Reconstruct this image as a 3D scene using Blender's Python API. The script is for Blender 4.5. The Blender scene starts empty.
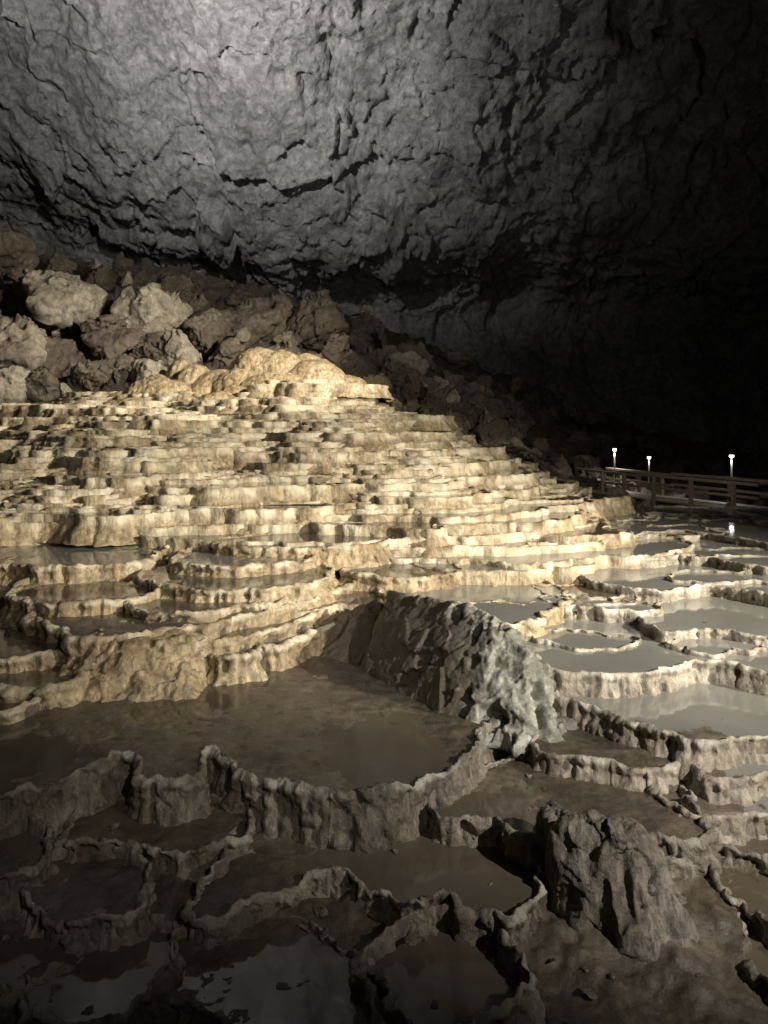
import bpy, bmesh, math, random
import numpy as np
from mathutils import Vector, Matrix
random.seed(7)
# ---------- noise
def _h(ix,iy,iz,s):
    h=(ix.astype(np.int64)*374761393+iy.astype(np.int64)*668265263+iz.astype(np.int64)*2147483647+s*1274126177)&0xFFFFFFFF
    h=((h^(h>>13))*1274126177)&0xFFFFFFFF
    h=((h^(h>>16))*2246822519)&0xFFFFFFFF
    h=h^(h>>15)
    return (h&0xFFFFFF)/float(0xFFFFFF)
def vn(P,s=0):
    fl=np.floor(P); f=P-fl; i=fl.astype(np.int64); f=f*f*f*(f*(f*6-15)+10)
    r=0
    for dx in (0,1):
        wx=f[:,0] if dx else 1-f[:,0]
        for dy in (0,1):
            wy=f[:,1] if dy else 1-f[:,1]
            for dz in (0,1):
                wz=f[:,2] if dz else 1-f[:,2]
                r=r+wx*wy*wz*_h(i[:,0]+dx,i[:,1]+dy,i[:,2]+dz,s)
    return r*2-1
def fbm(P,o=4,s=0,g=.5):
    a=1;r=0;t=0
    for k in range(o):
        r=r+a*vn(P*(2.03**k)+k*17.3,s+k);t+=a;a*=g
    return r/t
def ridged(P,o=4,s=0,g=.5):
    a=1;r=0;t=0
    for k in range(o):
        r=r+a*(1-2*np.abs(vn(P*(2.03**k)+k*11.7,s+k)));t+=a;a*=g
    return r/t
def facet(P,s=0,tilt=1.0,step=.35):
    fl=np.floor(P).astype(np.int64); f1=np.full(len(P),9.); out=np.zeros(len(P))
    for dx in(-1,0,1):
        for dy in(-1,0,1):
            for dz in(-1,0,1):
                c=fl+np.array([dx,dy,dz])
                q=np.stack([_h(c[:,0],c[:,1],c[:,2],s+j) for j in(1,2,3)],1)+c
                r=np.stack([_h(c[:,0],c[:,1],c[:,2],s+j) for j in(4,5,6)],1)*2-1
                dd=P-q; d=(dd**2).sum(1); m=d<f1
                out=np.where(m,(dd*r).sum(1)*tilt+r[:,0]*step,out); f1=np.where(m,d,f1)
    return out
# ---------- mesh helpers
def mesh_np(name,V,Q,smooth=True):
    me=bpy.data.meshes.new(name); V=np.asarray(V,dtype=np.float32); Q=np.asarray(Q,dtype=np.int32)
    k=Q.shape[1]
    me.vertices.add(len(V)); me.vertices.foreach_set("co",V.ravel())
    me.loops.add(Q.size); me.loops.foreach_set("vertex_index",Q.ravel())
    me.polygons.add(len(Q)); me.polygons.foreach_set("loop_start",np.arange(0,Q.size,k,dtype=np.int32))
    me.update(calc_edges=True)
    if smooth: me.polygons.foreach_set("use_smooth",np.ones(len(me.polygons),dtype=bool))
    return me
def link(name,me,mat=None,loc=(0,0,0),parent=None,**kw):
    o=bpy.data.objects.new(name,me); bpy.context.scene.collection.objects.link(o)
    o.location=loc
    if mat and me and not me.materials: me.materials.append(mat)
    if parent: o.parent=parent
    for k,v in kw.items(): o[k]=v
    return o
def gridq(n,m):
    i=np.arange(n-1)[:,None]*m+np.arange(m-1)[None,:]
    return np.stack([i,i+1,i+m+1,i+m],-1).reshape(-1,4)
# ---------- materials
def newmat(name):
    m=bpy.data.materials.new(name); m.use_nodes=True; nt=m.node_tree
    return m,nt,nt.nodes["Principled BSDF"]
def noise(nt,scale,detail=6,rough=.6,vec=None,mapscale=None):
    n=nt.nodes.new("ShaderNodeTexNoise"); n.inputs["Scale"].default_value=scale; n.inputs["Detail"].default_value=detail; n.inputs["Roughness"].default_value=rough
    g=nt.nodes.new("ShaderNodeNewGeometry"); src=g.outputs["Position"]
    if mapscale:
        mp=nt.nodes.new("ShaderNodeMapping"); mp.inputs["Scale"].default_value=mapscale; nt.links.new(src,mp.inputs[0]); src=mp.outputs[0]
    nt.links.new(src,n.inputs["Vector"]); return n
def ramp(nt,src,stops):
    r=nt.nodes.new("ShaderNodeValToRGB"); e=r.color_ramp.elements
    while len(e)<len(stops): e.new(.5)
    for a,(p,c) in zip(e,stops): a.position=p; a.color=(*c,1) if len(c)==3 else c
    nt.links.new(src,r.inputs[0]); return r
def mixc(nt,fac,a,b,mode='MIX'):
    m=nt.nodes.new("ShaderNodeMix"); m.data_type='RGBA'; m.blend_type=mode
    for s,k in((fac,0),(a,6),(b,7)):
        if isinstance(s,(int,float)): m.inputs[k].default_value=s
        elif isinstance(s,tuple): m.inputs[k].default_value=(*s,1)
        else: nt.links.new(s,m.inputs[k])
    return m.outputs[2]
def bump(nt,src,strength,dist,prev=None):
    b=nt.nodes.new("ShaderNodeBump"); b.inputs["Strength"].default_value=strength; b.inputs["Distance"].default_value=dist
    nt.links.new(src,b.inputs["Height"])
    if prev: nt.links.new(prev,b.inputs["Normal"])
    return b.outputs[0]
def rockmat(name,dark,mid,light,top=None,sc=1.0,streak=False,rough=(.45,.8),bd=.03,crest=False,xmix=None):
    m,nt,p=newmat(name)
    n1=noise(nt,.9*sc,8,.65); n2=noise(nt,7*sc,8,.7); n3=noise(nt,45*sc,5,.7)
    c=ramp(nt,n1.outputs[0],[(.3,dark),(.5,mid),(.7,light)]).outputs[0]
    f=ramp(nt,n2.outputs[0],[(.35,(.5,)*3),(.65,(1.2,)*3)]).outputs[0]
    c=mixc(nt,1.0,c,f,'MULTIPLY')
    nb=bump(nt,n2.outputs[0],.8,bd*2)
    if streak:
        ns=noise(nt,1.0,5,.6,mapscale=(16*sc,16*sc,1.8*sc))
        fs=ramp(nt,ns.outputs[0],[(.35,(.6,.55,.48)),(.6,(1.15,)*3)]).outputs[0]
        c=mixc(nt,.8,c,fs,'MULTIPLY'); nb=bump(nt,ns.outputs[0],.7,bd*1.2,nb)
    nb=bump(nt,n3.outputs[0],.7,bd*.35,nb)
    if xmix: # muddy coating on one end of the rock
        g=nt.nodes.new("ShaderNodeNewGeometry"); sx=nt.nodes.new("ShaderNodeSeparateXYZ"); nt.links.new(g.outputs["Position"],sx.inputs[0])
        ad=nt.nodes.new("ShaderNodeMath"); ad.operation='MULTIPLY_ADD'; nt.links.new(n1.outputs[0],ad.inputs[0]); ad.inputs[1].default_value=1.2; nt.links.new(sx.outputs[0],ad.inputs[2])
        mr=nt.nodes.new("ShaderNodeMapRange"); nt.links.new(ad.outputs[0],mr.inputs[0]); mr.inputs[1].default_value=1.3; mr.inputs[2].default_value=1.6; mr.inputs[3].default_value=.85; mr.inputs[4].default_value=0
        c=mixc(nt,mr.outputs[0],c,mixc(nt,n2.outputs[0],tuple(x*.6 for x in xmix),tuple(x*1.5 for x in xmix)))
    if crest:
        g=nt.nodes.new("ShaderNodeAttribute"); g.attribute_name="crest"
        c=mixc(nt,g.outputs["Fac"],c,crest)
    nt.links.new(c,p.inputs["Base Color"]); nt.links.new(nb,p.inputs["Normal"])
    rr=ramp(nt,n2.outputs[0],[(.3,(rough[0],)*3),(.7,(rough[1],)*3)]).outputs[0]; nt.links.new(rr,p.inputs["Roughness"])
    return m
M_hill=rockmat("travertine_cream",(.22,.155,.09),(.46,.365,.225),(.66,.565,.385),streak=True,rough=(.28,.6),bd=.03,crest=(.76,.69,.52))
M_gold=rockmat("flowstone_golden",(.26,.19,.105),(.48,.375,.225),(.64,.54,.36),streak=True,rough=(.18,.5),bd=.03)
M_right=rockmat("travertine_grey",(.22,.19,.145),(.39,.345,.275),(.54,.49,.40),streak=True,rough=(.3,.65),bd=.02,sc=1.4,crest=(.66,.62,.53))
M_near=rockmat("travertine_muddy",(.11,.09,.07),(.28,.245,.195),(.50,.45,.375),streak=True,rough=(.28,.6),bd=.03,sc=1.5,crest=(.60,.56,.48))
M_rock=rockmat("limestone_grey_green",(.17,.165,.12),(.44,.44,.36),(.76,.77,.68),sc=1.8,rough=(.35,.7),bd=.04,xmix=(.17,.135,.095))
M_stump=rockmat("limestone_brown_cream",(.16,.135,.105),(.34,.305,.25),(.58,.53,.45),sc=1.8,streak=True,rough=(.35,.7),bd=.04)
M_boulder=rockmat("boulder_limestone",(.20,.165,.12),(.44,.39,.30),(.68,.63,.52),sc=.5,rough=(.45,.8),bd=.12)
M_rubble=rockmat("rubble_brown",(.07,.053,.037),(.12,.097,.07),(.19,.16,.12),sc=.7,rough=(.5,.85),bd=.12)
M_wall=rockmat("cave_wall_limestone",(.17,.165,.158),(.28,.275,.262),(.42,.41,.39),sc=.35,rough=(.6,.9),bd=.3)
M_mud=rockmat("wet_mud",(.08,.064,.045),(.135,.11,.08),(.205,.17,.128),sc=1.0,rough=(.14,.5),bd=.014)
def watermat(name,col,col2):
    m,nt,p=newmat(name)
    n=noise(nt,.7,5,.6); c=ramp(nt,n.outputs[0],[(.35,col),(.7,col2)]).outputs[0]; nt.links.new(c,p.inputs["Base Color"])
    p.inputs["Roughness"].default_value=.06; p.inputs["IOR"].default_value=1.42
    n2=noise(nt,3,3,.5); nt.links.new(bump(nt,n2.outputs[0],.1,.02),p.inputs["Normal"]); return m
M_wbrown=watermat("murky_brown_water",(.09,.072,.05),(.15,.125,.09))
M_wgrey=watermat("murky_grey_water",(.20,.20,.18),(.28,.275,.245))
# ---------- macro terrain (survey heights, metres)
CT=np.array([(-6,4,.1),(-2,4,.08),(0,4,.03),(3,4,.05),(6,4,.1),(-6,6,.3),(0,6,.3),(0,5,.2),(-2,5,.2),(2.5,5.2,.22),(4,6,.42),(8,6,.45),(-7,9,.85),(-3,9,.8),(0,9,.75),(3,9,.85),(7,9,.92),(11,9,1),
(-9,12,1.55),(-4,12,1.5),(0,12,1.35),(4,12,1.18),(8,12,1.15),(14,12,1.15),(-12,16,2.3),(-5,16,2.35),(0,16,2.15),(4,16,1.6),(8,16,1.2),(14,16,1.1),
(-16,22,3.3),(-7,22,3.5),(-1,22,3.6),(3,22,2.5),(7,22,.8),(14,22,.6),(-14,25,3.75),(-7,25,4.1),(-2,25,4.5),(-18,28,5.0),(-8,28,5.0),(-3,28,5.2),(1,28,3.7),(6,28,1.3),(14,28,.4),
(-20,36,9.4),(-10,36,8.6),(-4,36,7.8),(2,36,6.0),(8,36,3),(16,36,1),(-26,46,14),(-10,46,12.5),(-2,46,10),(6,46,7),(16,46,3),(28,46,1),(-2,2,0),(4,2,0)],float)
def tk(r2): return np.where(r2>1e-9,r2*np.log(np.maximum(r2,1e-9)),0)*.5
def fit():
    P=CT[:,:2]/10; n=len(P); K=tk(((P[:,None]-P[None])**2).sum(-1))+np.eye(n)*.01
    A=np.zeros((n+3,n+3)); A[:n,:n]=K; Q=np.c_[np.ones(n),P]; A[:n,n:]=Q; A[n:,:n]=Q.T
    return np.linalg.solve(A,np.r_[CT[:,2],0,0,0])
TW=fit()
def lobes(x,y):
    k=np.clip((y-12)/4,0,1)*np.clip((30-y)/3,0,1)*np.clip((4.5+(16-y)*.1-x)/3,0,1)
    return k*(.15*np.sin(.95*x+.35*y+1.3)+.07*np.sin(2.1*x-.8*y+.4)+.06*np.sin(1.5*x+1.7*y)+.03*np.sin(3.7*x+.9*y+2))
def H(x,y):
    x=np.asarray(x,float);y=np.asarray(y,float); r=TW[-3]+TW[-2]*x/10+TW[-1]*y/10
    for (a,b,_),w in zip(CT,TW[:-3]): r=r+w*tk((x/10-a/10)**2+(y/10-b/10)**2)
    return r+lobes(x,y)
def H1(x,y):
    r2=(x/10-CT[:,0]/10)**2+(y/10-CT[:,1]/10)**2
    return float(TW[-3]+TW[-2]*x/10+TW[-1]*y/10+(TW[:-3]*.5*r2*np.log(np.maximum(r2,1e-9))).sum()+lobes(x,y))
def grad(x,y,e=.25): return (H1(x+e,y)-H1(x-e,y))/(2*e),(H1(x,y+e)-H1(x,y-e))/(2*e)
# ---------- basins
def resample(P,ds):
    Q=np.vstack([P,P[:1]]); L=np.r_[0,np.cumsum(np.linalg.norm(np.diff(Q,axis=0),axis=1))]
    n=max(24,int(L[-1]/ds)); s=np.linspace(0,L[-1],n,endpoint=False)
    return np.stack([np.interp(s,L,Q[:,0]),np.interp(s,L,Q[:,1])],1)
def smooth_closed(P,ds):
    P=np.array(P,float); n=len(P); out=[]
    for i in range(n):
        p0,p1,p2,p3=P[i-1],P[i],P[(i+1)%n],P[(i+2)%n]
        for t in np.linspace(0,1,12,endpoint=False):
            out.append(.5*((2*p1)+(-p0+p2)*t+(2*p0-5*p1+4*p2-p3)*t*t+(-p0+3*p1-3*p2+p3)*t**3))
    return resample(np.array(out),ds)
def area(P): return .5*np.sum(P[:,0]*np.roll(P[:,1],-1)-np.roll(P[:,0],-1)*P[:,1])
def normals(P):
    T=np.roll(P,-1,0)-np.roll(P,1,0); T/=np.linalg.norm(T,axis=1)[:,None]+1e-9
    return np.stack([T[:,1],-T[:,0]],1)
def scallop(P,amp,freq,ds,seed):
    if area(P)<0: P=P[::-1]
    N=normals(P); Q=np.c_[P*freq,np.full(len(P),seed*3.7)]
    d=amp*(np.abs(vn(Q,seed))*2.2-.6)+amp*.5*(np.abs(vn(Q*2.9,seed+5))*2-.5)+amp*.2*vn(Q*8,seed+6)
    P=P+N*d[:,None]
    return resample(P,ds)
def smoothN(N,k=3):
    for _ in range(k): N=(np.roll(N,1,0)+N*2+np.roll(N,-1,0))/4
    return N/(np.linalg.norm(N,axis=1)[:,None]+1e-9)
def basin(P,z,drop,w,ds,seed,mat,wmat,label,rough=.02,wl=.045,group=None,jag=.06,flare=1.6):
    n=len(P); N=smoothN(normals(P),4)
    m=max(5,int(drop/ds/1.3))
    prof=[(-1.9*w,-.2),(-1.4*w,-.12),(-.95*w,-.05),(-.45*w,-.010),(.0,.0),(.5*w,-.004),(1.0*w,-.022)]
    for k in range(1,m+1):
        t=k/m; prof.append(((1.0-.9*math.exp(-((t-.28)/.17)**2)*1.0+flare*t*t)*w,-.022-(drop-.022)*t))
    V=[];M=len(prof); cr=fbm(np.c_[P*3.5,np.full(n,seed)],4,seed,.65)
    br=np.clip(vn(np.c_[P*1.3,np.full(n,seed+.5)],seed+9)-.4,0,1)*.3
    crest=[]
    for j,(o,dz) in enumerate(prof):
        face=max(0,min(1,(j-5)/3))
        Z=z+dz+(cr*jag-br*jag*4)*(1 if j>1 else .3)
        X=P+N*o
        Q=np.c_[X*(.45/max(w,.026)),np.full(n,(z+dz)*1.6)]
        fl=(1-np.abs(vn(Q,3))*2)*max(w,.03)*.7*face
        q3=np.c_[X,Z]
        l=fbm(q3*4,3,9)*rough*2.5*face+fbm(q3*16,3,12)*rough*1.2
        X=X+N*(fl+l)[:,None]
        V.append(np.c_[X,Z+fbm(q3*12,3,31,.6)*rough*1.0])
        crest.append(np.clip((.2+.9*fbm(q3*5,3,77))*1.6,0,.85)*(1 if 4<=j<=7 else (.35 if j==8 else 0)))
    V=np.array(V).reshape(-1,3)
    i=np.arange(M-1)[:,None]*n; a=np.arange(n)[None]; b=(a+1)%n
    Q=np.stack([i+a,i+n+a,i+n+b,i+b],-1).reshape(-1,4)
    c=np.array([P[:,0].mean(),P[:,1].mean(),z-drop])
    me=mesh_np("rimstone_basin",V-c,Q)
    at=me.attributes.new("crest",'FLOAT','POINT'); at.data.foreach_set("value",np.array(crest,dtype=np.float32).ravel())
    ob=link("rimstone_basin",me,mat,c,label=label,category="rimstone pool")
    if group: ob["group"]=group
    wm=bpy.data.meshes.new("pool_water"); R=P-N*(.5*w)
    if n>300: R=R[::3]
    wm.from_pydata([(x-c[0],y-c[1],drop-wl) for x,y in R],[],[list(range(len(R)))])
    link("pool_water",wm,wmat,parent=ob)
    return ob
NB=[ # key, rim height, drop, stone, water, outline (x,y metres), label, water depth below rim
("A",.60,.5,0,0,"-3.54,5.27 -2.98,5.27 -2.67,5.51 -2.46,5.70 -2.22,5.87 -2.10,6.09 -1.77,5.64 -1.50,5.67 -1.42,6.17 -1.13,5.80 -.92,5.64 -.62,5.57 -.25,5.45 .12,5.51 .43,5.74 .69,6.13 .80,6.54 1.06,6.84 1.76,7.50 1.61,8.86 .20,9.51 -1.07,9.51 -2.41,8.86 -3.58,8.30 -5.24,7.80","large shallow muddy pool held by a fluted stone rim",.05),
("K",.32,.3,0,0,"-2.35,5.4 -2.05,5.22 -1.75,5.3 -1.5,5.12 -1.15,5.2 -1.0,5.45 -1.05,5.8 -2.2,5.9","narrow muddy ledge pool below the larger rim",.06),
("N",.40,.35,0,0,".42,5.68 .62,5.52 .8,5.5 1.0,5.32 1.25,5.3 1.6,5.3 1.95,5.28 2.15,5.2 2.26,5.5 2.3,5.9 1.9,6.2 1.2,6.5 .8,6.3","muddy pool with broken rim beside a limestone stump",.07),
("B",.27,.35,0,0,"-1.03,5.18 -1.19,4.83 -1.16,4.60 -.90,4.70 -.61,4.85 -.43,5.01 -.26,4.97 -.03,4.78 .16,4.63 .35,4.75 .59,4.63 .79,4.53 .98,4.78 1.09,5.06 1.47,5.12 2.04,5.18 2.0,5.5 1.2,5.8 .13,6.04 -1.02,5.72","shallow muddy pool with low scalloped brown rim",.07),
("C",.20,.3,0,0,"-.12,4.42 -.13,4.17 -.03,3.96 .11,3.81 .33,3.72 .57,3.84 .73,4.07 .76,4.31 .70,4.58 .48,4.70 .22,4.67 .01,4.58","small round pool with curled brown stone rim",.13),
("D",.14,.3,0,0,"-1.16,4.61 -1.23,4.34 -1.01,4.11 -.83,3.93 -.74,3.62 .08,3.56 .02,3.93 -.11,4.26 -.23,4.51 -.54,4.8 -.99,4.8","shallow brown pool with broken muddy rim",.06),
("E",.25,.3,0,0,"-2.33,4.8 -2.0,4.62 -1.68,4.6 -1.56,4.78 -1.71,5.14 -2.09,5.33 -2.39,5.2","small muddy pool with dark stone rim",.07),
("F",.14,.25,0,0,"-2.68,4.33 -2.1,4.1 -1.71,3.96 -1.36,4.03 -1.26,4.33 -1.44,4.73 -2.07,4.8 -2.93,4.73","shallow muddy pool with dark stone rim",.06),
("G",.37,.35,0,0,"-3.36,5 -2.6,4.83 -2.36,4.93 -2.39,5.28 -2.87,5.6 -3.71,5.53","small muddy pool with dark stone rim",.08),
("R0",.40,.3,1,1,"2.1,5.92 2.21,5.6 2.44,5.45 2.81,5.5 3.46,5.45 4.38,6.36 3.76,6.77 2.81,6.67 2.33,6.46","grey pool with scalloped pale rim",.06),
("R0b",.26,.25,0,0,"2.25,5.52 2.43,5.26 2.8,5.17 3.66,5.32 4,6.04 3.07,6.12 2.51,5.96","muddy pool with low dark rim",.06),
("R1",.52,.3,1,0,"1.34,6.45 1.59,6.25 1.91,6.08 2.27,6.06 2.66,6.31 2.86,6.67 2.61,7.36 2,7.65 1.58,7.36","brown mud pool with pale scalloped rim",.06),
("R1b",.53,.3,1,1,"2.49,5.91 2.69,5.74 3,5.86 3.46,5.82 4.47,6.49 3.72,6.71 2.78,6.49","grey pool with pale scalloped rim",.05),
("R2",.70,.3,1,1,"1.66,7.07 1.96,6.81 2.21,6.47 2.34,6.23 2.56,6.09 3.09,6.2 3.76,6.1 5.05,7.07 4.18,7.92 2.81,7.92 1.91,7.72","milky grey pool with pale scalloped rim",.045),
("R3",.88,.3,1,1,"1.31,8.14 1.48,7.6 1.74,7.3 2.11,7.15 2.55,7.28 3.17,7.6 3.53,7.5 3.83,7.2 4.9,7.2 7.19,10.06 5.43,10.82 4.03,11.79 2.37,11.4 1.51,9.77","wide milky grey pool with thin pale rim",.04),
("R4",.96,.2,1,1,"3.14,8.91 3.14,8.37 3.6,8.55 3.97,8.37 4.2,8.21 4.91,7.9 6.71,9.75 6.01,10.84 4.7,10.49 3.52,9.75","small milky grey pool with thin pale rim",.035),
("R5",1.09,.3,1,1,"2.92,10.91 3.21,10.2 3.66,9.94 4.32,10.26 4.75,10 5.34,9.63 7.66,11.14 7.53,13.57 5.97,14.18 3.91,13.57","milky grey pool with thin pale rim",.035),
("R5b",1.0,.3,1,1,"2.1,10.4 2.45,9.7 2.9,9.5 3.3,9.75 3.4,10.4 3.0,11.3 2.3,11.3","small grey pool with cream rim",.035),
("R6",1.21,.25,1,1,"3.17,12.46 3.98,11.67 4.92,12.05 5.37,11.31 6.03,11.14 8.45,12.78 8.08,15.31 6.45,16.33 4.25,15.47","milky grey pool with thin pale rim",.035),
("R7",1.30,.25,1,1,"3.51,14.53 4.3,13.68 5.68,14.38 6.25,13.16 7.03,12.68 10.25,15.5 9.49,18.0 6.69,18.85 4.67,17.88","milky grey pool with thin pale rim",.03),
("M1",1.04,.4,2,1,".01,9.81 .43,9.03 1.01,8.83 1.46,8.37 2,9.14 2.41,10.26 2.09,11.52 .74,12.05 -.06,11.36","grey pool with bright cream rim",.045),
("L0",.80,.4,2,0,"-4.76,7.08 -3.6,7.03 -3.18,7.14 -3.01,7.63 -3.27,8.19 -4,8.71 -6,8.93","low cream flowstone ledge beside the large pool",.05),
("L0b",.70,.4,2,0,"-5.2,6.75 -4.2,6.7 -3.55,6.8 -3.25,7.2 -3.6,7.8 -5.4,8","low cream flowstone ledge beside the large pool",.04),
("L0c",.93,.4,2,0,"-5.5,7.7 -4.3,7.5 -3.7,7.55 -3.4,7.95 -3.8,8.6 -5.8,9","cream flowstone ledge with pale crust",.04),
("Lb",.84,.5,2,0,"-1.95,8.05 -1.55,7.98 -1.2,8.4 -.85,8.8 -.6,9.4 -1.0,9.6 -1.8,8.8","narrow cream rimstone ledge at the pool edge",.05),
("Lb2",.96,.5,2,0,"-2.0,8.2 -1.7,8.15 -1.35,8.55 -1.0,9.0 -.7,9.5 -1.1,9.8 -1.9,9","narrow cream rimstone ledge at the pool edge",.05),
("L1",1.08,.6,2,0,"-3.43,7.98 -2.82,7.92 -2.08,8.24 -1.71,8.49 -1.22,9.07 -.8,9.7 -.55,10.54 -1.4,12.48 -4.92,13 -4.47,9.75","cream rimstone terrace above the large muddy pool",.05),
("Ld",1.15,.3,2,0,"-2.7,8.55 -2.1,8.5 -1.75,8.85 -1.35,9.1 -1.5,9.6 -2.6,9.7 -3.1,9.1","cream rimstone basin on a wider terrace",.05),
("Lc",1.20,.4,2,0,"-4.6,9.35 -3.9,8.75 -3.2,8.9 -2.9,9.5 -3.3,10.6 -4.6,10.8","rounded cream rimstone basin on a ledge",.05),
("L2",1.38,.4,2,1,"-6.98,10.38 -5.24,10.23 -4.38,10.15 -3.65,10.38 -3.43,11.74 -4.3,12.5 -6.48,12.6 -10,12.5","cream basin with tall rounded rim and grey water",.06),
("L3",1.26,.3,2,0,"-3,9.6 -2.11,9.31 -1.29,9.4 -.8,10.14 -1.28,11.43 -2.9,11.8 -3.4,10.9","shallow brown pool with cream rim",.045),
("L3b",1.37,.3,2,1,"-2.9,10.6 -2.2,10.25 -1.5,10.4 -1.1,10.9 -1.5,11.8 -2.9,12","shallow pool with thin cream rim",.045),
("L4",1.48,.35,2,0,"-2.6,11.8 -1.83,11.09 -1.07,11.0 -.5,11.19 .1,11.9 -.26,12.5 -1.6,12.7","cream basin with fluted rim",.05),
("M2",1.2,.35,2,0,"-.5,10.7 .0,10.3 .6,10.4 1.1,10.9 .9,11.8 -.2,12","shallow pool with thin cream rim",.045),
]
mats=[M_near,M_right,M_hill]; wm=[M_wbrown,M_wgrey]
polys=[]
for i,(nm,z,dr,mi,wi,pts,lab,wl) in enumerate(NB):
    P=smooth_closed([tuple(map(float,p.split(","))) for p in pts.split()],.05)
    yc=P[:,1].mean(); ds=max(.010,yc*.0020)
    P=scallop(P,[.06,.06,.10][mi],[2.4,1.9,1.4][mi],ds,i+1)
    polys.append((z,P[::max(1,len(P)//160)],nm))
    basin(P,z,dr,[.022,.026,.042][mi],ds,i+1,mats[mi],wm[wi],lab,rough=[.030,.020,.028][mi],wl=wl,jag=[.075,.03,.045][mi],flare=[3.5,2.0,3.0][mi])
def inside(x,y,P):
    r=np.zeros(x.shape,bool); m=(x>P[:,0].min())&(x<P[:,0].max())&(y>P[:,1].min())&(y<P[:,1].max())
    idx=np.where(m)[0]
    if len(idx)==0: return r
    X=x[idx];Y=y[idx]; c=np.zeros(len(idx),bool); n=len(P)
    for i in range(n):
        x1,y1=P[i];x2,y2=P[(i+1)%n]
        if y1==y2: continue
        c^=((y1>Y)!=(y2>Y))&(X<(x2-x1)*(Y-y1)/(y2-y1)+x1)
    r[idx]=c; return r
def blob(x,y,A,B,a,ds,amp,fr,seed):
    ca,sa=math.cos(a),math.sin(a); th=np.linspace(0,2*math.pi,48,endpoint=False)
    p=np.stack([np.cos(th)*B,np.sign(np.sin(th))*np.abs(np.sin(th))**.85*A],1)
    P=np.stack([x+p[:,0]*ca-p[:,1]*sa,y+p[:,0]*sa+p[:,1]*ca],1)
    return scallop(resample(P,ds),amp,fr,ds,seed)
def zloc(x,y):
    b=None
    for z,P,nm in polys:
        if (b is None or z>b[0]) and inside(np.array([x]),np.array([y]),P)[0]: b=(z,nm)
    return b
small=[];k=0;tries=0
while k<4 and tries<2000:
    tries+=1
    y=random.uniform(3.8,5.4); x=random.uniform(.36*y,.56*y) if k>1 else random.uniform(-.56*y,-.3*y)
    b=zloc(x,y); r=random.uniform(.3,.5)
    if b and b[1] in "ABCN": continue
    if 1.0<x<2.2 and y<5.4: continue
    if any((x-a)**2+(y-c)**2<(r+q)**2*.8 for a,c,q in small): continue
    z=(b[0] if b else H1(x,y))+random.uniform(-.04,.0)
    P=blob(x,y,r,r*random.uniform(.5,.9),random.uniform(0,6.3),.011,r*.4,2.4,600+k)
    small.append((x,y,r)); polys.append((z,P[::max(1,len(P)//60)],"s"))
    basin(P,z,.25,.02,.011,600+k,M_near,M_wbrown,"small irregular muddy rimstone pool on the cave floor",rough=.026,wl=.055,group="small muddy rimstone pools",jag=.08,flare=3); k+=1
k=0;tries=0
while k<9 and tries<4000:
    tries+=1
    y=random.uniform(8,17); x=random.uniform(.25*y,.58*y)
    b=zloc(x,y); r=random.uniform(.35,.65)*(y/10)**.7
    if b is None or b[1] in("A","s","N"):
        if random.random()<.7 or y>13: continue
    if any((x-a)**2+(y-c)**2<(r+q)**2*1.8 for a,c,q in small): continue
    z=(b[0]-.02 if b else H1(x,y))+random.uniform(.01,.04)
    ds=y*.0024; P=blob(x,y,r*1.8,r*.8,math.pi/2+random.uniform(-.5,.5),ds,r*.35,1.8,700+k)
    small.append((x,y,r)); polys.append((z,P[::max(1,len(P)//60)],"s"))
    basin(P,z,.3,.022,ds,700+k,M_right,M_wgrey,"small grey pool with thin pale rim",rough=.018,wl=.035,group="small grey pools",jag=.03,flare=2); k+=1
# ---------- ground sheet
ny,nx=860,720
ys=1.2*np.exp(np.linspace(0,math.log(50/1.2),ny)); ts=np.linspace(-1.0,1.0,nx)
Y=np.repeat(ys,nx); X=(np.tile(ts,ny))*(Y+2.0)
P3=np.c_[X,Y,np.zeros_like(X)]
Z=H(X,Y)-.12
near=np.clip((9-Y)/3,0,1)
Z=Z+fbm(P3*1.3,5,40)*.08+ridged(P3*2.6,4,50)*.025+near*(.05+fbm(P3*5,4,52,.6)*.06)
S=Y>18; Ps=P3[S]; Ys=Y[S]; Xs=X[S]
far=np.clip((Ys-26)/4,0,1); Z[S]+=far*(-.35+facet(Ps*.55,60)*.5+facet(Ps*1.3,66)*.35+fbm(Ps*1.2,4,61)*.3)
edge=np.clip((Xs-1-(22-Ys)*.3)/3,0,1)*np.clip((Ys-18)/4,0,1)*(1-far)*np.clip((8-Xs)/3,0,1); Z[S]+=edge*(facet(Ps*1.0,64)*.4)
for z,P,nm in sorted(polys,key=lambda a:a[0]):
    m=inside(X,Y,P)
    if not m.any(): continue
    bias={"A":-.055,"L1":-.05,"B":-.07,"C":-.15,"s":-.07,"E":-.07,"F":-.07,"G":-.09,"R1":-.055,"K":-.06,"N":-.075,"D":-.06}.get(nm,-.08)
    Pm=P3[m]
    Z[m]=z+bias+fbm(Pm*1.1,4,70)*.06+fbm(Pm*9,4,75,.6)*.018
gm=mesh_np("ground",np.c_[X,Y,Z],gridq(ny,nx))
link("ground",gm,M_mud,kind="structure",label="wet muddy cave floor with rubble rising to the wall",category="ground")
gm.materials.append(M_rubble); gm.materials.append(M_hill)
yy=Y.reshape(ny,nx)[:-1,:-1].ravel(); xx=X.reshape(ny,nx)[:-1,:-1].ravel()
mi=np.where(yy>26.5,1,np.where((yy>9.5)&(xx<4+(yy-10)*.02),2,0)); mi=np.where((yy>17)&(xx>1+(24-yy)*.45),1,mi).astype(np.int32)
gm.polygons.foreach_set("material_index",mi)
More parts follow.
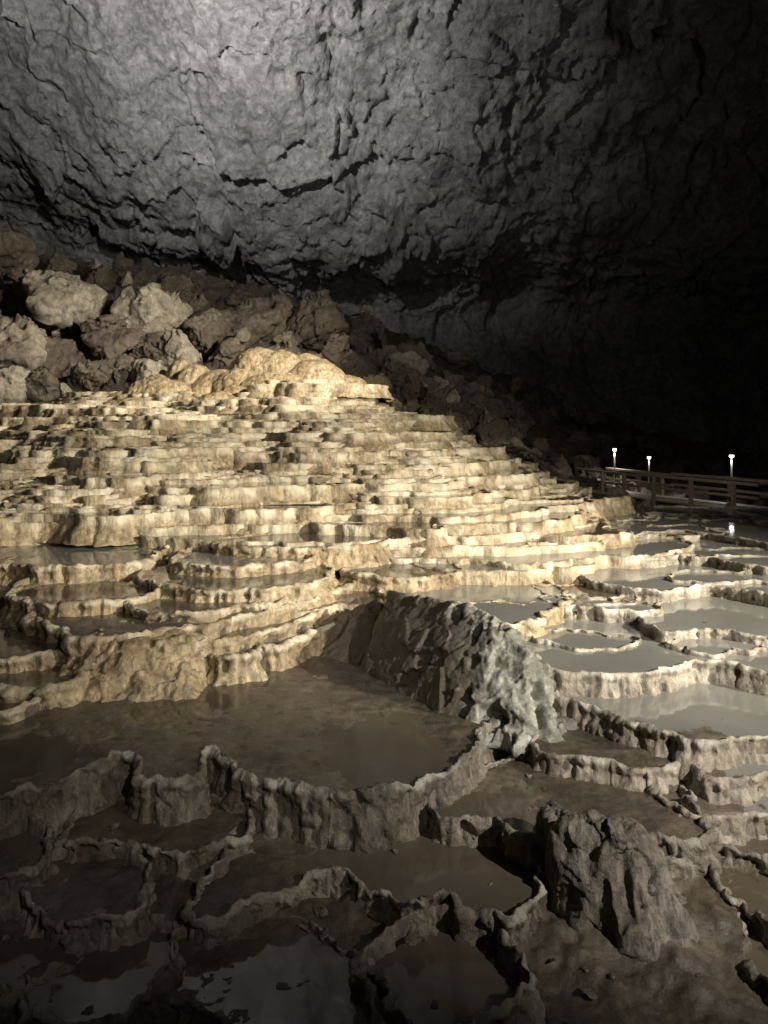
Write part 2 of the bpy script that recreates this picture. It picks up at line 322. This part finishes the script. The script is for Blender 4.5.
# ---------- hill terraces: shelves that follow the contour lines
cand=[]; tries=0
while len(cand)<235 and tries<26000:
    tries+=1
    y=9.8+16.8*random.random()**.8; x=random.uniform(-.55*y-.5,.36*y)
    if x>1+(27-y)*.50 and y>14: continue
    if x>5 and y<14: continue
    sz=(y/16)**.6*random.choice([.62,.8,1.0,1.0,1.3,1.5]); ok=True
    for (X2,Y2,a2,s2) in cand:
        ca,sa=math.cos(a2),math.sin(a2); ss=min(sz,s2)*.6+max(sz,s2)*.4
        dx,dy=X2-x,Y2-y; dn=dx*ca+dy*sa; dt=-dx*sa+dy*ca
        if (dn/(.38*ss))**2+(dt/(1.7*ss))**2<1: ok=False;break
    if not ok or any(inside(np.array([x]),np.array([y]),P)[0] for _,P,_ in polys): continue
    gx,gy=grad(x,y); a=math.atan2(gy,gx); cand.append((x,y,a,sz))
def limit(x,y): return x<1.3+(27.5-y)*.50 or y<14
for k,(x,y,a,sz) in enumerate(cand):
    h=H1(x,y); A=random.uniform(1.4,3.8)*sz; B=random.uniform(.5,.9)*sz; st=A/10
    line=[]
    for sgn in(-1,1):
        px,py_=x,y; seg=[]
        for i in range(10):
            gx,gy=grad(px,py_); g=math.hypot(gx,gy)+1e-6
            px+=-gy/g*st*sgn; py_+=gx/g*st*sgn
            e=(H1(px,py_)-h)/max(g,.08); e=max(-.5,min(.5,e)); px-=gx/g*e; py_-=gy/g*e
            if not limit(px,py_): break
            seg.append((px,py_,gx/g,gy/g))
        line=(seg[::-1] if sgn<0 else [])+([] if sgn<0 else line+[(x,y,math.cos(a),math.sin(a))]+seg)
    L=np.array(line); n=len(L)
    if n<5: continue
    s=np.linspace(-1,1,n); f=np.sqrt(np.clip(1-np.abs(s)**2.2,0,1))
    jit=.5*vn(np.c_[L[:,:2]*.9,np.full(n,k*1.7)],31)
    front=L[:,:2]-L[:,2:]*((B*.9*f*(1+jit))[:,None])+L[:,2:]*((s**2*.5*sz)[:,None])
    back=L[:,:2]+L[:,2:]*((B*.7*f+.05+s**2*.5*sz)[:,None])
    P=np.vstack([front,back[::-1]])
    ds=y*.0042
    P=scallop(resample(P,ds),.18*sz**.7,1.0,ds,200+k)
    z=h+.03+random.uniform(-.05,.06)
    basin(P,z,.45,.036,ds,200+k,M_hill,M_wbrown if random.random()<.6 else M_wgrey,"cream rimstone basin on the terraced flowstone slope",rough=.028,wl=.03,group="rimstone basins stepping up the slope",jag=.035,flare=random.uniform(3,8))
# ---------- rocks
def hull_rock(name,hulls,voxel,mat,amp,sc,seed,loc=None,flute=0,smooth=4,soft=0,pits=0,fs=5,**kw):
    bm=bmesh.new()
    for pts in hulls:
        vs=[bm.verts.new(p) for p in pts]
        r=bmesh.ops.convex_hull(bm,input=vs)
        bmesh.ops.delete(bm,geom=list({g for g in r["geom_interior"]+r["geom_unused"] if isinstance(g,bmesh.types.BMVert) and g.is_valid}),context='VERTS')
    me=bpy.data.meshes.new("tmp"); bm.to_mesh(me); bm.free()
    o=bpy.data.objects.new("tmp",me); bpy.context.scene.collection.objects.link(o)
    md=o.modifiers.new("r","REMESH"); md.mode='VOXEL'; md.voxel_size=voxel
    sm=o.modifiers.new("s","SMOOTH"); sm.iterations=smooth; sm.factor=.7
    dg=bpy.context.evaluated_depsgraph_get(); ev=o.evaluated_get(dg); m2=bpy.data.meshes.new_from_object(ev)
    bpy.data.objects.remove(o)
    n=len(m2.vertices); V=np.empty(n*3,np.float32); m2.vertices.foreach_get("co",V); V=V.reshape(-1,3).astype(float)
    N=np.empty(n*3,np.float32); m2.vertex_normals.foreach_get("vector",N); N=N.reshape(-1,3)
    wp=V*sc+np.c_[fbm(V*sc*2,2,seed),fbm(V*sc*2,2,seed+7),fbm(V*sc*2,2,seed+8)]*.25
    d=amp*(fbm(V*sc*5,4,seed+3,.6)*.4)
    if soft: d=d+amp*fbm(V*sc*.8,3,seed)
    else: d=d+amp*(facet(wp,seed)*1.1+facet(wp*2.3,seed+20)*.6+ridged(V*sc*1.2,4,seed+30,.55)*.5)
    if flute: d=d+flute*(1-2*np.abs(fbm(V*np.array([fs,fs,fs*.16]),2,seed+40)))*1.4
    if pits:
        e=np.clip((V[:,0]-.55)*2.0,.0,1); d=d-pits*e*np.clip((fbm(V*np.array([4.2,4.2,2.8]),3,seed+50)-.06)*5,0,1)+e*.045*ridged(V*5,4,seed+60,.6)
    V=V+N*d[:,None]
    c=np.array(loc) if loc is not None else np.array([V[:,0].mean(),V[:,1].mean(),V[:,2].min()])
    m2.vertices.foreach_set("co",(V-c).astype(np.float32).ravel()); m2.polygons.foreach_set("use_smooth",np.ones(len(m2.polygons),bool)); m2.update(); m2.name=name
    m2.materials.clear()
    return link(name,m2,mat,c,**kw)
hull_rock("cave_rock",[
 [(.05,8.9,1.30),(.51,8.3,1.32),(.96,7.5,1.42),(1.10,7.1,1.28),(-.2,8.5,.6),(-.3,8.2,.45),(.22,7.4,.40),(.75,6.65,.40),(.15,8.0,1.0),(.55,7.3,1.0),(1.7,8.0,.5),(.6,9.4,.6),(1.6,7.4,.6)],
 [(.96,7.5,1.42),(1.14,7.2,1.36),(1.34,6.9,1.12),(1.58,6.8,.78),(.75,6.65,.4),(1.2,6.4,.42),(1.62,6.55,.4),(.67,7.5,1.1),(1.95,7.6,.5)],
 [(-1.05,9.0,.5),(-.85,9.5,.78),(-.05,9.2,1.14),(.07,8.8,1.0),(-.2,8.3,.45),(-.63,8.6,.5),(-.3,9.6,.85)],
],.020,M_rock,.045,1.5,5,pits=.20,label="large rugged grey limestone rock rising from the muddy pool",category="rock")
hull_rock("cave_rock",[[(1.13,4.98,.56),(1.41,4.9,.66),(1.51,4.8,.64),(1.22,4.68,.02),(1.39,4.58,.0),(1.08,4.95,.0),(1.15,5.3,.48),(1.15,5.45,.05)],
 [(1.41,4.9,.66),(1.63,4.82,.59),(1.72,4.75,.42),(1.39,4.58,.0),(1.55,4.42,-.02),(1.83,4.46,-.02),(1.93,4.65,.0),(1.83,4.6,.12),(2.0,5.2,.0),(1.75,5.25,.42),(1.3,5.4,.05)]],
 .010,M_stump,.018,3.0,9,flute=.045,fs=6.5,smooth=2,label="fluted brown limestone stump standing on wet mud",category="rock")
hull_rock("flowstone_mound",[[(-3.2,7.8,.98),(-2.6,7.65,.99),(-2.1,7.8,.94),(-3.3,7.35,.5),(-2.6,7.2,.45),(-1.9,7.4,.45),(-1.95,8.4,.98),(-3.2,8.4,.98),(-1.8,8.2,.5)]],.02,M_hill,.05,2.6,33,flute=.035,fs=3.5,smooth=2,label="broad cream flowstone block at the edge of the muddy pool",category="flowstone")
# flowstone mounds
for k in range(26):
    x=-9.0+7.6*((k*7)%26)/25+random.uniform(-.2,.2); y=24.0+random.uniform(0,1)*3.2+(k%3)*.3
    r=random.uniform(.6,1.2); h=.15+max(0,y-24.3)*.27+random.uniform(0,.25)
    if x<-8 or x>-2.2: h*=.5
    z=H1(x,y); pts=[]
    for i in range(120):
        a=random.uniform(0,6.28);q=random.uniform(0,1)
        rr=r*(1-q**2.6)**.5; pts.append((x+math.cos(a)*rr*1.2,y+math.sin(a)*rr*.9,z-.8+(h+.8)*q))
    hull_rock("flowstone_mound",[pts],.05,M_gold,.06,1.0,k,flute=.03,soft=1,fs=6,smooth=9,label="rounded golden flowstone mound above the terraces",category="flowstone",group="flowstone mounds above the terraces")
# boulders
protos=[]
for s in range(9):
    rr=np.random.default_rng(50+s); D=rr.normal(size=(13,3)); D/=np.linalg.norm(D,axis=1)[:,None]; D*=rr.uniform(.75,1.15,(13,1)); D[:,2]*=.85
    o=hull_rock("boulder",[[tuple(d) for d in D]],.04,M_boulder,.13,1.2,70+s,loc=(0,0,0),smooth=0,label="angular limestone boulder on the rubble slope",category="boulder",group="boulders on the rubble slope")
    protos.append(o)
def put(o0,x,y,z,s,rot,mat=None):
    o=o0.copy(); bpy.context.scene.collection.objects.link(o); o.location=(x,y,z); o.scale=s; o.rotation_euler=rot
    if mat: o.material_slots[0].link='OBJECT'; o.material_slots[0].material=mat
    return o
M_bdark=rockmat("boulder_brown",(.08,.062,.045),(.165,.135,.098),(.27,.23,.175),sc=.6,rough=(.5,.85),bd=.08)
big=[(-13.9,33,8.9,1.9,0),(-10.3,33,8.1,1.75,0),(-14.9,30,6.3,1.8,0),(-6,35,8.1,2.2,1),(-3.45,35,7.9,1.9,1),(-18.2,36,10.9,1.9,1),(-13,30,5.7,1.4,1),(-10.9,31,6.4,1.5,1),(-7.9,33,7.4,1.3,1),(-17,35,9.3,1.4,1),(-2.3,32,6.4,1.1,1),(-8.9,28.5,5.0,1.1,0),(-11,29,5.1,1.2,1),(-8.4,31,6.3,1.2,0),(-6,31,6.3,1.0,1),(-3.9,31,6.4,1.0,1),(-12.6,27.7,4.7,1.0,1),(-13.9,27.7,4.8,1.2,0),(-12,32,7.4,1.0,1),(-9.3,30,6,.9,1)]
for k,(x,y,z,s,dk) in enumerate(big):
    put(protos[k%9],x,y,z,(s*1.05,s,s),(random.random(),random.random(),random.random()*6),M_bdark if dk else None)
for k in range(265):
    y=random.uniform(27.5,44); x=random.uniform(-.56*y,.35*y)
    if y<30 and -9<x<-1: continue
    if k>140: y=random.uniform(17,38); x=1.5+(29-y)*.42+random.uniform(0,1)**1.5*4.5+max(0,(y-29))*.5
    if x>6.3 and y<26: continue
    s=random.uniform(.2,1.0)*random.uniform(.5,1.3)
    if y<22: s*=.6
    put(random.choice(protos),x,y,H1(x,y)+.0*s,(s,s*random.uniform(.7,1.2),s*random.uniform(.6,1)),(random.random()*3,random.random()*3,random.random()*6),M_bdark if random.random()<.88 else None)
for k in range(80):
    y=random.uniform(3.6,6.5); x=random.uniform(-.55,.55)*y; b=zloc(x,y)
    if b and b[1]=="A": continue
    s=random.uniform(.015,.06); o=put(random.choice(protos),x,y,(b[0]-.07 if b else H1(x,y)-.04),(s*1.4,s,s*.6),(random.random()*.5,random.random()*.5,random.random()*6),M_near); o.name="stone"; o["label"]="small broken limestone piece on the mud"; o["category"]="stone"; o["group"]="stones on the mud"
for o in protos: bpy.data.objects.remove(o)
# ---------- cave wall
nu,nv=700,480
path=np.array([(47,-2),(53,4),(56,8),(57,12),(55,14.2),(50,14.6),(47.5,17),(45,20),(41,24),(35,28.5),(26,33),(12,36),(0,37)],float)
L=np.r_[0,np.cumsum(np.linalg.norm(np.diff(path,axis=0),axis=1))]; s=np.linspace(0,L[-1],nv)
py=np.interp(s,L,path[:,0]);pz=np.interp(s,L,path[:,1])
for _ in range(160): py[1:-1]=(py[:-2]+2*py[1:-1]+py[2:])/4; pz[1:-1]=(pz[:-2]+2*pz[1:-1]+pz[2:])/4
xs=np.linspace(-42,46,nu)
XX=np.repeat(xs,nv); YY=np.tile(py,nu); ZZ=np.tile(pz,nu)
lift=np.interp(XX,[-60,-24,-16,-8,10,30],[8,5,2.5,0,0,-1])*np.clip(ZZ/14,0,1); ZZ=ZZ+lift
YY=YY-np.clip((np.abs(XX)-28)/30,0,1)**2*30
Q=np.c_[XX,YY,ZZ]
wv=np.c_[fbm(Q*.2,4,90),fbm(Q*.2,4,93),fbm(Q*.2,4,96)]*2.0
d=ridged((Q+wv)*np.array([.07,.04,.03]),3,100,.5)*1.4
d+=facet((Q+wv)*np.array([.17,.17,.10]),120,step=.05)*1.1
d+=facet((Q+wv*.6)*np.array([.5,.5,.3]),130,step=.12)*.5
d+=facet((Q+wv*.3)*np.array([1.4,1.4,1.0]),136,step=.2)*.22+fbm(Q*1.5,5,140,.65)*.25
d-=np.clip(ridged((Q+wv*.5)*np.array([.33,.25,.07]),3,165,.5)-.62,0,1)*2.0
gy=np.gradient(py);gz=np.gradient(pz);ll=np.hypot(gy,gz); nyv=np.tile(-gz/ll,nu); nzv=np.tile(gy/ll,nu)
V=np.c_[XX+fbm(Q*.3,3,150)*.5,YY+nyv*d,ZZ+nzv*d]
link("cave_wall",mesh_np("cave_wall",V,gridq(nu,nv)),M_wall,kind="structure",label="huge overhanging grey limestone cave wall",category="cave wall")
# ---------- walkway
mw,nt,p=newmat("weathered_timber"); n=noise(nt,6,6,.6,mapscale=(1,1,6)); nt.links.new(ramp(nt,n.outputs[0],[(.3,(.14,.11,.08)),(.7,(.32,.27,.20))]).outputs[0],p.inputs["Base Color"]); p.inputs["Roughness"].default_value=.7
mm,nt,p=newmat("steel_grey_paint"); p.inputs["Metallic"].default_value=.3; n=noise(nt,20,4); nt.links.new(ramp(nt,n.outputs[0],[(.3,(.16,.16,.16)),(.7,(.28,.28,.27))]).outputs[0],p.inputs["Base Color"]); p.inputs["Roughness"].default_value=.45
me_,nt,p=newmat("lit_lamp_glass"); p.inputs["Emission Color"].default_value=(1,.95,.85,1); p.inputs["Emission Strength"].default_value=14
def boxbm(bm,c,sx,sy,sz,ang=0,tilt=0):
    r=bmesh.ops.create_cube(bm,size=1)
    bmesh.ops.transform(bm,matrix=Matrix.Translation(c)@Matrix.Rotation(ang,4,'Z')@Matrix.Rotation(tilt,4,'Y')@Matrix.Diagonal((sx,sy,sz,1)),verts=r["verts"])
def bmobj(name,bm,mat,loc,parent=None,**kw):
    me=bpy.data.meshes.new(name); bmesh.ops.bevel(bm,geom=bm.edges[:],offset=.006,segments=1,affect='EDGES'); bm.to_mesh(me); bm.free(); return link(name,me,mat,loc,parent,**kw)
wp=[(7.6,27.5,1.05),(8.5,23.5,1.08),(10.0,19,1.12),(12.3,13.5,1.2),(15.3,9,1.25)]
ww=link("walkway",None,None,wp[1],label="timber walkway with handrails beside the pools",category="walkway")
o0=Vector(wp[1])
deck=bmesh.new()
for a,b in zip(wp[:-1],wp[1:]):
    a=Vector(a)-o0;b=Vector(b)-o0; Ld=(b-a).length; ang=math.atan2(b.y-a.y,b.x-a.x); nb=int(Ld/.16)
    for i in range(nb):
        c=a.lerp(b,(i+.5)/nb); boxbm(deck,c,.145,1.3,.05,ang)
    for sgn in(-.45,.45):
        off=Vector((-math.sin(ang),math.cos(ang),0))*sgn; boxbm(deck,a.lerp(b,.5)+off+Vector((0,0,-.14)),Ld,.08,.22,ang)
bmobj("deck",deck,mw,(0,0,0),ww)
for sgn in(-.62,.62):
    rl=bmesh.new()
    for a,b in zip(wp[:-1],wp[1:]):
        a=Vector(a)-o0;b=Vector(b)-o0; Ld=(b-a).length; ang=math.atan2(b.y-a.y,b.x-a.x); off=Vector((-math.sin(ang),math.cos(ang),0))*sgn
        boxbm(rl,a.lerp(b,.5)+off+Vector((0,0,.72)),Ld,.09,.08,ang); boxbm(rl,a.lerp(b,.5)+off+Vector((0,0,.38)),Ld,.06,.07,ang)
        k=int(Ld/1.3)
        for i in range(k):
            pb=bmesh.new(); boxbm(pb,(0,0,0),.10,.10,1.5); bmobj("post",pb,mw,a.lerp(b,(i+.5)/k)+off*1.1+Vector((0,0,-.02)),ww)
    bmobj("handrail",rl,mw,(0,0,0),ww)
def addlight(name,kind,loc,e,col,size,tgt=None,ang=60,blend=.7):
    l=bpy.data.lights.new(name,kind); l.energy=e; l.color=col; l.shadow_soft_size=size
    o=bpy.data.objects.new(name,l); bpy.context.scene.collection.objects.link(o); o.location=loc
    if tgt:
        l.spot_size=math.radians(ang); l.spot_blend=blend
        o.rotation_euler=(Vector(tgt)-Vector(loc)).to_track_quat('-Z','Y').to_euler()
    return o
def lamp(x,y,z,h,e):
    bm=bmesh.new(); bmesh.ops.create_cone(bm,cap_ends=True,segments=12,radius1=.035,radius2=.025,depth=h)
    for v in bm.verts: v.co.z+=h/2
    bmesh.ops.create_cone(bm,cap_ends=True,segments=12,radius1=.08,radius2=.05,depth=.05)
    me=bpy.data.meshes.new("lamp_post"); bm.to_mesh(me); bm.free()
    o=link("lamp_post",me,mm,(x,y,z),label="slim metal lamp post with a lit head by the walkway",category="lamp",group="lamps along the walkway")
    bm=bmesh.new(); bmesh.ops.create_cone(bm,cap_ends=True,segments=16,radius1=.13,radius2=.03,depth=.07); me=bpy.data.meshes.new("lamp_shade"); bm.to_mesh(me); bm.free(); link("lamp_shade",me,mm,(0,0,h+.06),o)
    bm=bmesh.new(); bmesh.ops.create_uvsphere(bm,u_segments=12,v_segments=8,radius=.065); me=bpy.data.meshes.new("bulb"); bm.to_mesh(me); bm.free(); link("bulb",me,me_,(0,0,h),o)
    addlight("lamp_light","SPOT",(x,y,z+h-.1),e,(1,.93,.82),.1,tgt=(x,y-.01,z-2),ang=165,blend=.6)
lamp(8.3,27,1.2,1.3,200); lamp(10.6,30,1.1,1.0,150); lamp(10.75,23.2,1.1,1.3,160)
addlight("flood_terrace","SPOT",(13,1.5,6.8),26000,(1,.915,.76),.06,(-4,17,2.6),56,1.0)
addlight("flood_slope","SPOT",(5,18,11),14500,(1,.90,.75),.12,(-11,29,6),76,1.0)
addlight("fill_ridge","SPOT",(9,17,7),1500,(1,.90,.77),.12,(3.5,29,4),60,1.0)  # added fill to lift the dark rubble ridge, no fixture there
addlight("flood_near","SPOT",(5.0,1.6,3.9),2200,(1,.94,.85),.03,(1.4,8.2,.7),68,1.0)
addlight("fill_left","SPOT",(1.8,-.6,5.0),700,(1,.92,.80),.05,(-3.0,9.0,1.0),48,1.0)  # weak frontal fill added to brighten the left ledges and dams
addlight("fill_walk","SPOT",(4.5,15,4.5),300,(1,.93,.8),.1,(9.0,22.5,1.3),50,.9)  # extra light added so the rails and deck show, besides the post lamps
addlight("wall_spot","SPOT",(-9,25,18),27000,(1,.985,.95),.5,(-8,41,28),112,1.0)
addlight("wall_spot","SPOT",(2,22,9),1100,(1,.97,.92),.4,(2,46,20),110,1.0)  # added broad fill, keeps the right wall dim grey in place of haze
w=bpy.data.worlds.new("World"); bpy.context.scene.world=w; w.use_nodes=True; w.node_tree.nodes["Background"].inputs[0].default_value=(.85,.85,.85,1); w.node_tree.nodes["Background"].inputs[1].default_value=.016
cam=bpy.data.cameras.new("Camera"); co=bpy.data.objects.new("Camera",cam); bpy.context.scene.collection.objects.link(co)
co.location=(0,0,3.2); co.rotation_euler=(math.radians(90),0,0); cam.sensor_fit='VERTICAL'; cam.sensor_height=24; cam.lens=17.58; cam.shift_y=-.08; cam.clip_end=500; cam.clip_start=.05
sc=bpy.context.scene; sc.camera=co; sc.view_settings.view_transform='Standard'
print(len(cand))
